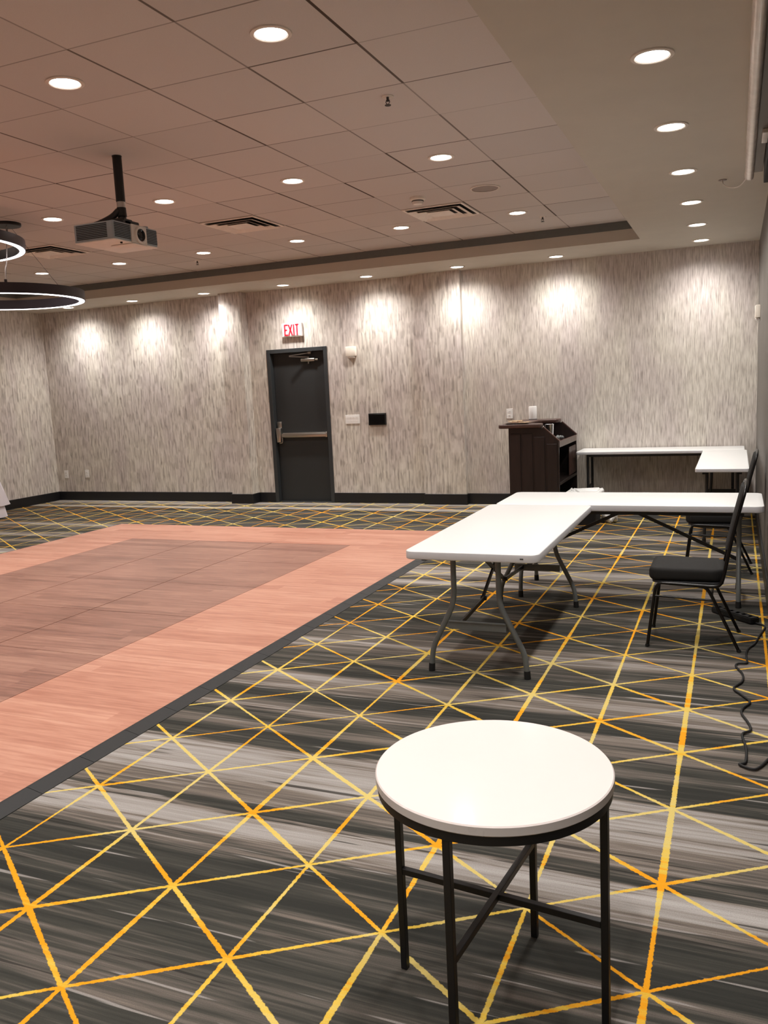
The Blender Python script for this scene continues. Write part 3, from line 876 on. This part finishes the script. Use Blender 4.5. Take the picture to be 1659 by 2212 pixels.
# ------------------------------------------------------------------ banquet chairs (face -x)
def make_chair(label, loc):
    t = thing('banquet_chair', label, 'chair', loc, 0)
    W = .195
    b = NB()
    prism(b, rrect(-.455, -.045, -.190, .190, .055, 6), 'z', .392, .468, .022, seg=4)
    for v in b.verts:
        r = (v.co.x + .25) / .205; q = v.co.y / .19
        if r > 0: v.co.y *= 1 - .16 * r * r
        if v.co.z > .44: v.co.z += .012 * (1 - min(1, r * r)) * (1 - min(1, q * q)) - .006 * max(0, r)
    obj('seat', b, M['vinyl'], t, 50)
    b = NB(); prism(b, rrect(-.44, -.05, -.183, .183, .05, 6), 'z', .378, .3915, .003); obj('seat_pan', b, M['leg_dark'], t)
    for s in (-1, 1):
        b = NB(); tube(b, smooth_path([(-.461, s * (W + .012), .004), (-.418, s * W, .35), (-.395, s * W, .383), (-.33, s * W, .380)], .05, 6), .0095, 10)
        lg = obj('leg', b, M['chair_metal'], t, 50)
        b = NB(); tube(b, [(-.4605, s * (W + .012), .014), (-.4625, s * (W + .0125), .0012)], .012, 10); obj('foot_cap', b, M['black_rubber'], lg, 50)
        b = NB(); tube(b, smooth_path([(-.21, s * W, .375), (-.145, s * W, .368), (-.118, s * W, .33), (.034, s * (W + .004), .004)], .04, 6), .0095, 10)
        lg = obj('leg', b, M['chair_metal'], t, 50)
        b = NB(); tube(b, [(.030, s * (W + .004), .014), (.0355, s * (W + .0042), .0012)], .012, 10); obj('foot_cap', b, M['black_rubber'], lg, 50)
        b = NB(); tube(b, [(-.424, s * (W + .002), .305), (-.104, s * W, .292)], .0065, 8); obj('stretcher', b, M['chair_metal'], t, 50)
    b = NB()
    prof = [(-.34, .381), (-.20, .376), (-.10, .374), (-.066, .392), (-.048, .45), (-.02, .60), (.008, .735), (.036, .85)]
    left = [(x, -W, z) for x, z in prof]
    top = [(.050, -W + .012, .905), (.058, -W + .06, .938), (.061, 0, .950), (.058, W - .06, .938), (.050, W - .012, .905)]
    right = [(x, W, z) for x, z in prof][::-1]
    tube(b, catmull(left + top + right, 6), .0105, 10)
    obj('back_frame', b, M['chair_metal'], t, 50)
    # upholstered back pad between the frame tubes
    b = NB()
    secs = []
    for x, z, w in ((-.026, .58, .165), (-.012, .64, .172), (.008, .735, .175), (.024, .80, .174), (.038, .86, .168), (.048, .905, .15), (.054, .930, .11)):
        ring_ = []
        for k in range(20):
            a = 2 * PI * k / 20
            cxx = math.copysign(abs(math.cos(a)) ** .5, math.cos(a)) * w
            ring_.append(b.verts.new((x - .006 + math.sin(a) * .013, cxx, z)))
        secs.append(ring_)
    for A, B in zip(secs, secs[1:]):
        for k in range(20): b.faces.new((A[k], A[(k + 1) % 20], B[(k + 1) % 20], B[k]))
    b.faces.new(secs[0]); b.faces.new(secs[-1])
    obj('backrest', b, M['vinyl'], t, 50)
    b = NB(); tube(b, [(-.112, -W, .31), (-.112, W, .31)], .0065, 8); obj('rear_rail', b, M['chair_metal'], t, 50)
    return t
c1 = make_chair('black banquet chair facing the near folding table, closest to the camera', (0, 5.152, 0))
c2 = copy_tree(c1); c2.location = (.098, 7.165, 0)
c2['label'] = 'black banquet chair behind the crosswise folding table, farther from the camera'

# ------------------------------------------------------------------ portable bar
t = thing('portable_bar', 'dark wood portable bar with sloped sides and open shelves by the back wall', 'bar', (0, 0, 0))
BX0, BX1, BY0, BY1 = -2.345, -1.785, 9.20, 10.33
for y in (BY0, BY1 - .03):
    b = NB()
    prism(b, [(BX0, .002), (BX1, .002), (BX1, .905), (BX1 - .17, 1.06), (BX0, 1.06)], 'y', y, y + .03, .003)
    sp = obj('side_panel', b, M['darkwood'], t)
    b = NB()
    yy = y - .010 if y == BY0 else y + .0305
    for k in range(4):
        x = BX0 + .02 + k * .135
        h = 1.0 if k < 2 else (.96 if k == 2 else .88)
        box(b, x, x + .115, yy, yy + .0095, .05, h, bev=.003, seg=1)
    obj('raised_panel', b, M['darkwood'], sp)
    b = NB()
    bar(b, (BX1 - .17, y + .015, 1.066), (BX1 + .006, y + .015, .908), .036, .012)
    obj('slope_trim', b, M['counter'], sp)
b = NB(); box(b, BX0 - .0005, BX0 + .02, BY0 + .031, BY1 - .031, .002, 1.059); obj('front_panel', b, M['darkwood'], t)
for z, x0 in ((.06, BX0 + .021), (.42, BX0 + .021), (.84, BX0 + .021)):
    b = NB(); box(b, x0, BX1 - .01, BY0 + .0305, BY1 - .0305, z, z + .022)
    box(b, BX1 - .02, BX1 + .004, BY0 + .0305, BY1 - .0305, z - .004, z + .062 if z > .7 else z + .028, bev=.003)
    obj('shelf', b, M['counter'] if z > .7 else M['darkwood'], t)
b = NB()
for k in range(11):
    y = 9.85 + k * .04
    box(b, BX1 - .012, BX1 - .004, y, y + .018, .46, .79)
obj('slatted_rack', b, M['counter'], t)
b = NB()
cx0, cx1, cy0, cy1 = -2.455, -1.975, 9.155, 10.385
nx = -2.20
out = [(cx0 + .03, cy0), (cx1 - .015, cy0), (cx1, cy0 + .02), (cx1, cy0 + .16), (cx1 - .03, cy0 + .19), (nx + .03, cy0 + .19), (nx, cy0 + .22), (nx, cy1 - .26), (nx + .03, cy1 - .23),
       (cx1 - .03, cy1 - .23), (cx1, cy1 - .20), (cx1, cy1 - .02), (cx1 - .015, cy1), (cx0 + .03, cy1), (cx0, cy1 - .03), (cx0, cy0 + .03)]
prism(b, out, 'z', 1.0605, 1.105, .012, seg=3)
obj('countertop', b, M['counter'], t, 50)

def shaker(x, y, z, label, s=1, h=1):
    t = thing('metal_cup', label, 'cup', (x, y, z))
    b = NB(); lathe(b, [(0, .0005), (.032 * s, .0005), (.042 * s, .125 * h), (.044 * s, .128 * h), (.040 * s, .126 * h), (.030 * s, .006), (0, .006)], 24, cap=False)
    obj('cup_body', b, M['chrome'], t, 50)
shaker(-1.925, 9.40, .8625, 'shiny metal cup on the bar shelf, nearer the sloped front edge', 1.15, 1.75)
shaker(-2.045, 9.44, .8625, 'shiny metal cup on the bar shelf, tucked under the counter end', 1.15, 1.6)
t = thing('white_canister', 'white cylindrical canister standing on the far end of the bar counter', 'canister', (-2.30, 10.25, 1.1052))
b = NB(); lathe(b, [(0, .001), (.046, .001), (.048, .01), (.048, .155), (.044, .162), (0, .162)], 28, cap=False); obj('body', b, M['white_plastic'], t, 50)
b = NB(); lathe(b, [(0, 0), (.052, 0), (.052, .006), (.049, .009), (.0485, .009), (.0485, .0005), (0, .0005)], 28, cap=False); obj('base_ring', b, M['slot'], t, 50)
t = thing('folded_papers', 'loose stack of tan papers on the near end of the bar counter', 'papers', (-2.26, 9.27, 1.1055))
for i, (dx, dy, a, w, h) in enumerate(((0, 0, .1, .26, .15), (.03, .01, -.25, .22, .14), (-.02, .0, .4, .16, .12))):
    b = NB(); Mx = Matrix.Translation((dx, dy, .001 + .011 * i)) @ Matrix.Rotation(a, 4, 'Z')
    n = 8
    g = [[b.verts.new(Mx @ Vector(((u / n - .5) * w, (v / n - .5) * h, .004 + .006 * i * abs(math.sin(u * 1.1 + v * .8 + i))))) for v in range(n + 1)] for u in range(n + 1)]
    for u in range(n):
        for v in range(n): b.faces.new((g[u][v], g[u + 1][v], g[u + 1][v + 1], g[u][v + 1]))
    bmesh.ops.solidify(b, geom=b.faces[:], thickness=.003)
    obj('sheet', b, M['paper'], t)
t = thing('coiled_cloth', 'grey rag lying on the bar shelf behind the front lip', 'cloth', (-1.93, 10.0, .8665))
b = NB()
tube(b, catmull([(-.05, -.12, .02), (0, -.08, .03), (-.02, 0, .035), (.02, .05, .025), (-.01, .12, .02)]), [.018 + .006 * math.sin(i * 1.3) for i in range(33)], 10)
obj('rag', b, M['leg_grey'], t, 50)

# low black bin with liner
t = thing('lined_bin', 'low black bin with a crumpled white liner on the floor beside the bar', 'bin', (-1.53, 9.28, 0))
b = NB()
hw, hl = .17, .22
o1 = rrect(-hw * .86, hw * .86, -hl * .86, hl * .86, .04, 5); o2 = rrect(-hw, hw, -hl, hl, .05, 5)
A = [b.verts.new((x, y, .002)) for x, y in o1]; B = [b.verts.new((x, y, .34)) for x, y in o2]
C = [b.verts.new((x * .95, y * .95, .34)) for x, y in o2]; D = [b.verts.new((x * .93, y * .93, .02)) for x, y in o1]
n = len(o1)
for P_, Q_ in ((A, B), (B, C), (C, D)):
    for k in range(n): b.faces.new((P_[k], P_[(k + 1) % n], Q_[(k + 1) % n], Q_[k]))
b.faces.new(A); b.faces.new(D)
obj('tub', b, M['black_rubber'], t, 50)
b = NB()
rnd = random.Random(4)
pr_ = []
o3 = rrect(-hw - .012, hw + .012, -hl - .012, hl + .012, .05, 6)
n = len(o3)
rowsv = []
for s, z, jit in ((1.02, .24, .02), (1.03, .30, .008), (1.02, .342, .010), (.93, .352, .012), (.85, .335, .012), (.6, .31, .02), (.2, .30, .01)):
    rowsv.append([b.verts.new((x * s + rnd.uniform(-1, 1) * jit * .5, y * s + rnd.uniform(-1, 1) * jit * .5, z + rnd.uniform(-1, 1) * jit)) for x, y in o3])
for P_, Q_ in zip(rowsv, rowsv[1:]):
    for k in range(n): b.faces.new((P_[k], P_[(k + 1) % n], Q_[(k + 1) % n], Q_[k]))
b.faces.new(rowsv[-1])
obj('bin_liner', b, M['liner'], t, 60)
t = thing('plastic_bag', 'small crumpled white plastic bag on the carpet beside the black bin', 'bag', (-1.25, 9.30, 0))
b = NB(); bmesh.ops.create_icosphere(b, subdivisions=3, radius=.085)
for v in b.verts:
    v.co.z *= .8; k = 1 + .22 * math.sin(v.co.x * 60 + v.co.y * 31) * math.cos(v.co.z * 47 + v.co.y * 22); v.co *= k
    v.co.z = max(v.co.z + .058, .001)
obj('bag_body', b, M['liner'], t)

# ------------------------------------------------------------------ power strip and cord by the right wall
t = thing('power_strip', 'long black power strip with a coiled cord on the carpet behind the nearest banquet chair', 'power strip', (0, 0, 0))
a, c = Vector((-.110, 5.80, .022)), Vector((.132, 5.555, .022))
b = NB(); bar(b, a, c, .07, .040); bmesh.ops.bevel(b, geom=b.edges[:], offset=.006, segments=2, affect='EDGES')
obj('strip_body', b, M['black_rubber'], t, 50)
dv = (c - a).normalized()
for i in range(6):
    p = a.lerp(c, .12 + i * .15)
    b = NB(); bar(b, p - dv * .013 + Vector((0, 0, .0185)), p + dv * .013 + Vector((0, 0, .0185)), .03, .003); obj('socket', b, M['slot'], t)
pts = [(.132, 5.555), (.182, 5.488), (.150, 5.30), (.118, 5.117), (.085, 5.02), (.072, 4.93), (.072, 4.83), (.072, 4.751), (.030, 4.73), (.018, 4.68), (.050, 4.56), (.047, 4.448), (.008, 4.336), (.045, 4.25),
       (.080, 4.165), (.050, 4.08), (.043, 4.006), (.070, 3.90), (.078, 3.82), (.044, 3.763), (.058, 3.62), (.054, 3.484), (.032, 3.455), (.075, 3.425), (.104, 3.447), (.150, 3.56), (.198, 3.66), (.203, 3.9)]
b = NB(); tube(b, catmull([(x, y, .008) for x, y in pts], 6), .0055, 8); obj('cord', b, M['black_rubber'], t, 60)

# ------------------------------------------------------------------ table with white linen at the far left
t = thing('draped_table', 'table under a white cloth against the left wall, mostly out of view', 'table', (-9.90, 8.40, 0))
b = NB(); box(b, -.29, .29, -.55, .29, .70, .735, bev=.005); obj('tabletop', b, M['hdpe'], t)
for sx in (-1, 1):
    for y in (-.5, .24):
        b = NB(); tube(b, [(sx * .25, y, .0015), (sx * .25, y, .70)], .014, 10); obj('leg', b, M['leg_grey'], t, 50)
t = thing('tablecloth', 'white cloth hanging to the floor over the table at the far left', 'tablecloth', (-9.90, 8.40, 0))
def cloth(zhem, fl, name, off, zt_):
    b = NB()
    base = rrect(-.295 - off, .295 + off, -.555 - off, .295 + off, .02, 3)
    # densify
    P_ = []
    for i in range(len(base)):
        p, q = base[i], base[(i + 1) % len(base)]
        d_ = math.dist(p, q); m = max(1, int(d_ / .04))
        for j in range(m): P_.append((p[0] + (q[0] - p[0]) * j / m, p[1] + (q[1] - p[1]) * j / m))
    cxm, cym = 0, -.13
    rws = []
    S = 10
    for s in range(S + 1):
        f = s / S; z = zt_ + (zhem - zt_) * f
        rw = []
        for i, (x, y) in enumerate(P_):
            dx, dy = x - cxm, y - cym
            L_ = math.hypot(dx, dy)
            corner = min(1, abs(dx) / .30) * min(1, abs(dy) / .43)
            o_ = f * (fl * corner ** 6 + .010 + .014 * math.sin(i * .9) * f)
            rw.append(b.verts.new((x + dx / L_ * o_, y + dy / L_ * o_, z + (0 if f < 1 else .01 * math.sin(i * .7)) - (0.0 if f < 1 else .0))))
        rws.append(rw)
    n = len(P_)
    for A, B in zip(rws, rws[1:]):
        for k in range(n): b.faces.new((A[k], A[(k + 1) % n], B[(k + 1) % n], B[k]))
    b.faces.new(rws[0])
    obj(name, b, M['cloth'], t, 70)
cloth(.19, .16, 'overlay', .007, .741)
cloth(.022, .13, 'underlay', .002, .7375)

# ------------------------------------------------------------------ world, camera, view
w = bpy.data.worlds.new('world'); scene.world = w; w.use_nodes = True
w.node_tree.nodes['Background'].inputs[0].default_value = (.9, .85, .8, 1)
w.node_tree.nodes['Background'].inputs[1].default_value = .3

cam = bpy.data.cameras.new('camera'); co = bpy.data.objects.new('camera', cam); COL.objects.link(co)
cam.sensor_fit = 'HORIZONTAL'; cam.sensor_width = 36; cam.lens = 36 * 1806.8 / 1659
cam.clip_start = .02; cam.clip_end = 100
r = Vector((0.92227, 0.38366, -0.04724)).normalized(); f = Vector((-0.38634, 0.91077, -0.14572)).normalized()
u = r.cross(f).normalized(); r = f.cross(u).normalized()
co.matrix_world = Matrix(((r.x, u.x, -f.x, 0), (r.y, u.y, -f.y, 0), (r.z, u.z, -f.z, EYE), (0, 0, 0, 1)))
scene.camera = co
vs_ = scene.view_settings
vs_.view_transform = 'Standard'; vs_.look = 'None'; vs_.gamma = 1; vs_.use_curve_mapping = False
vs_.exposure = 0.0
scene.cycles.max_bounces = 8; scene.cycles.diffuse_bounces = 5
scene.cycles.use_denoising = True
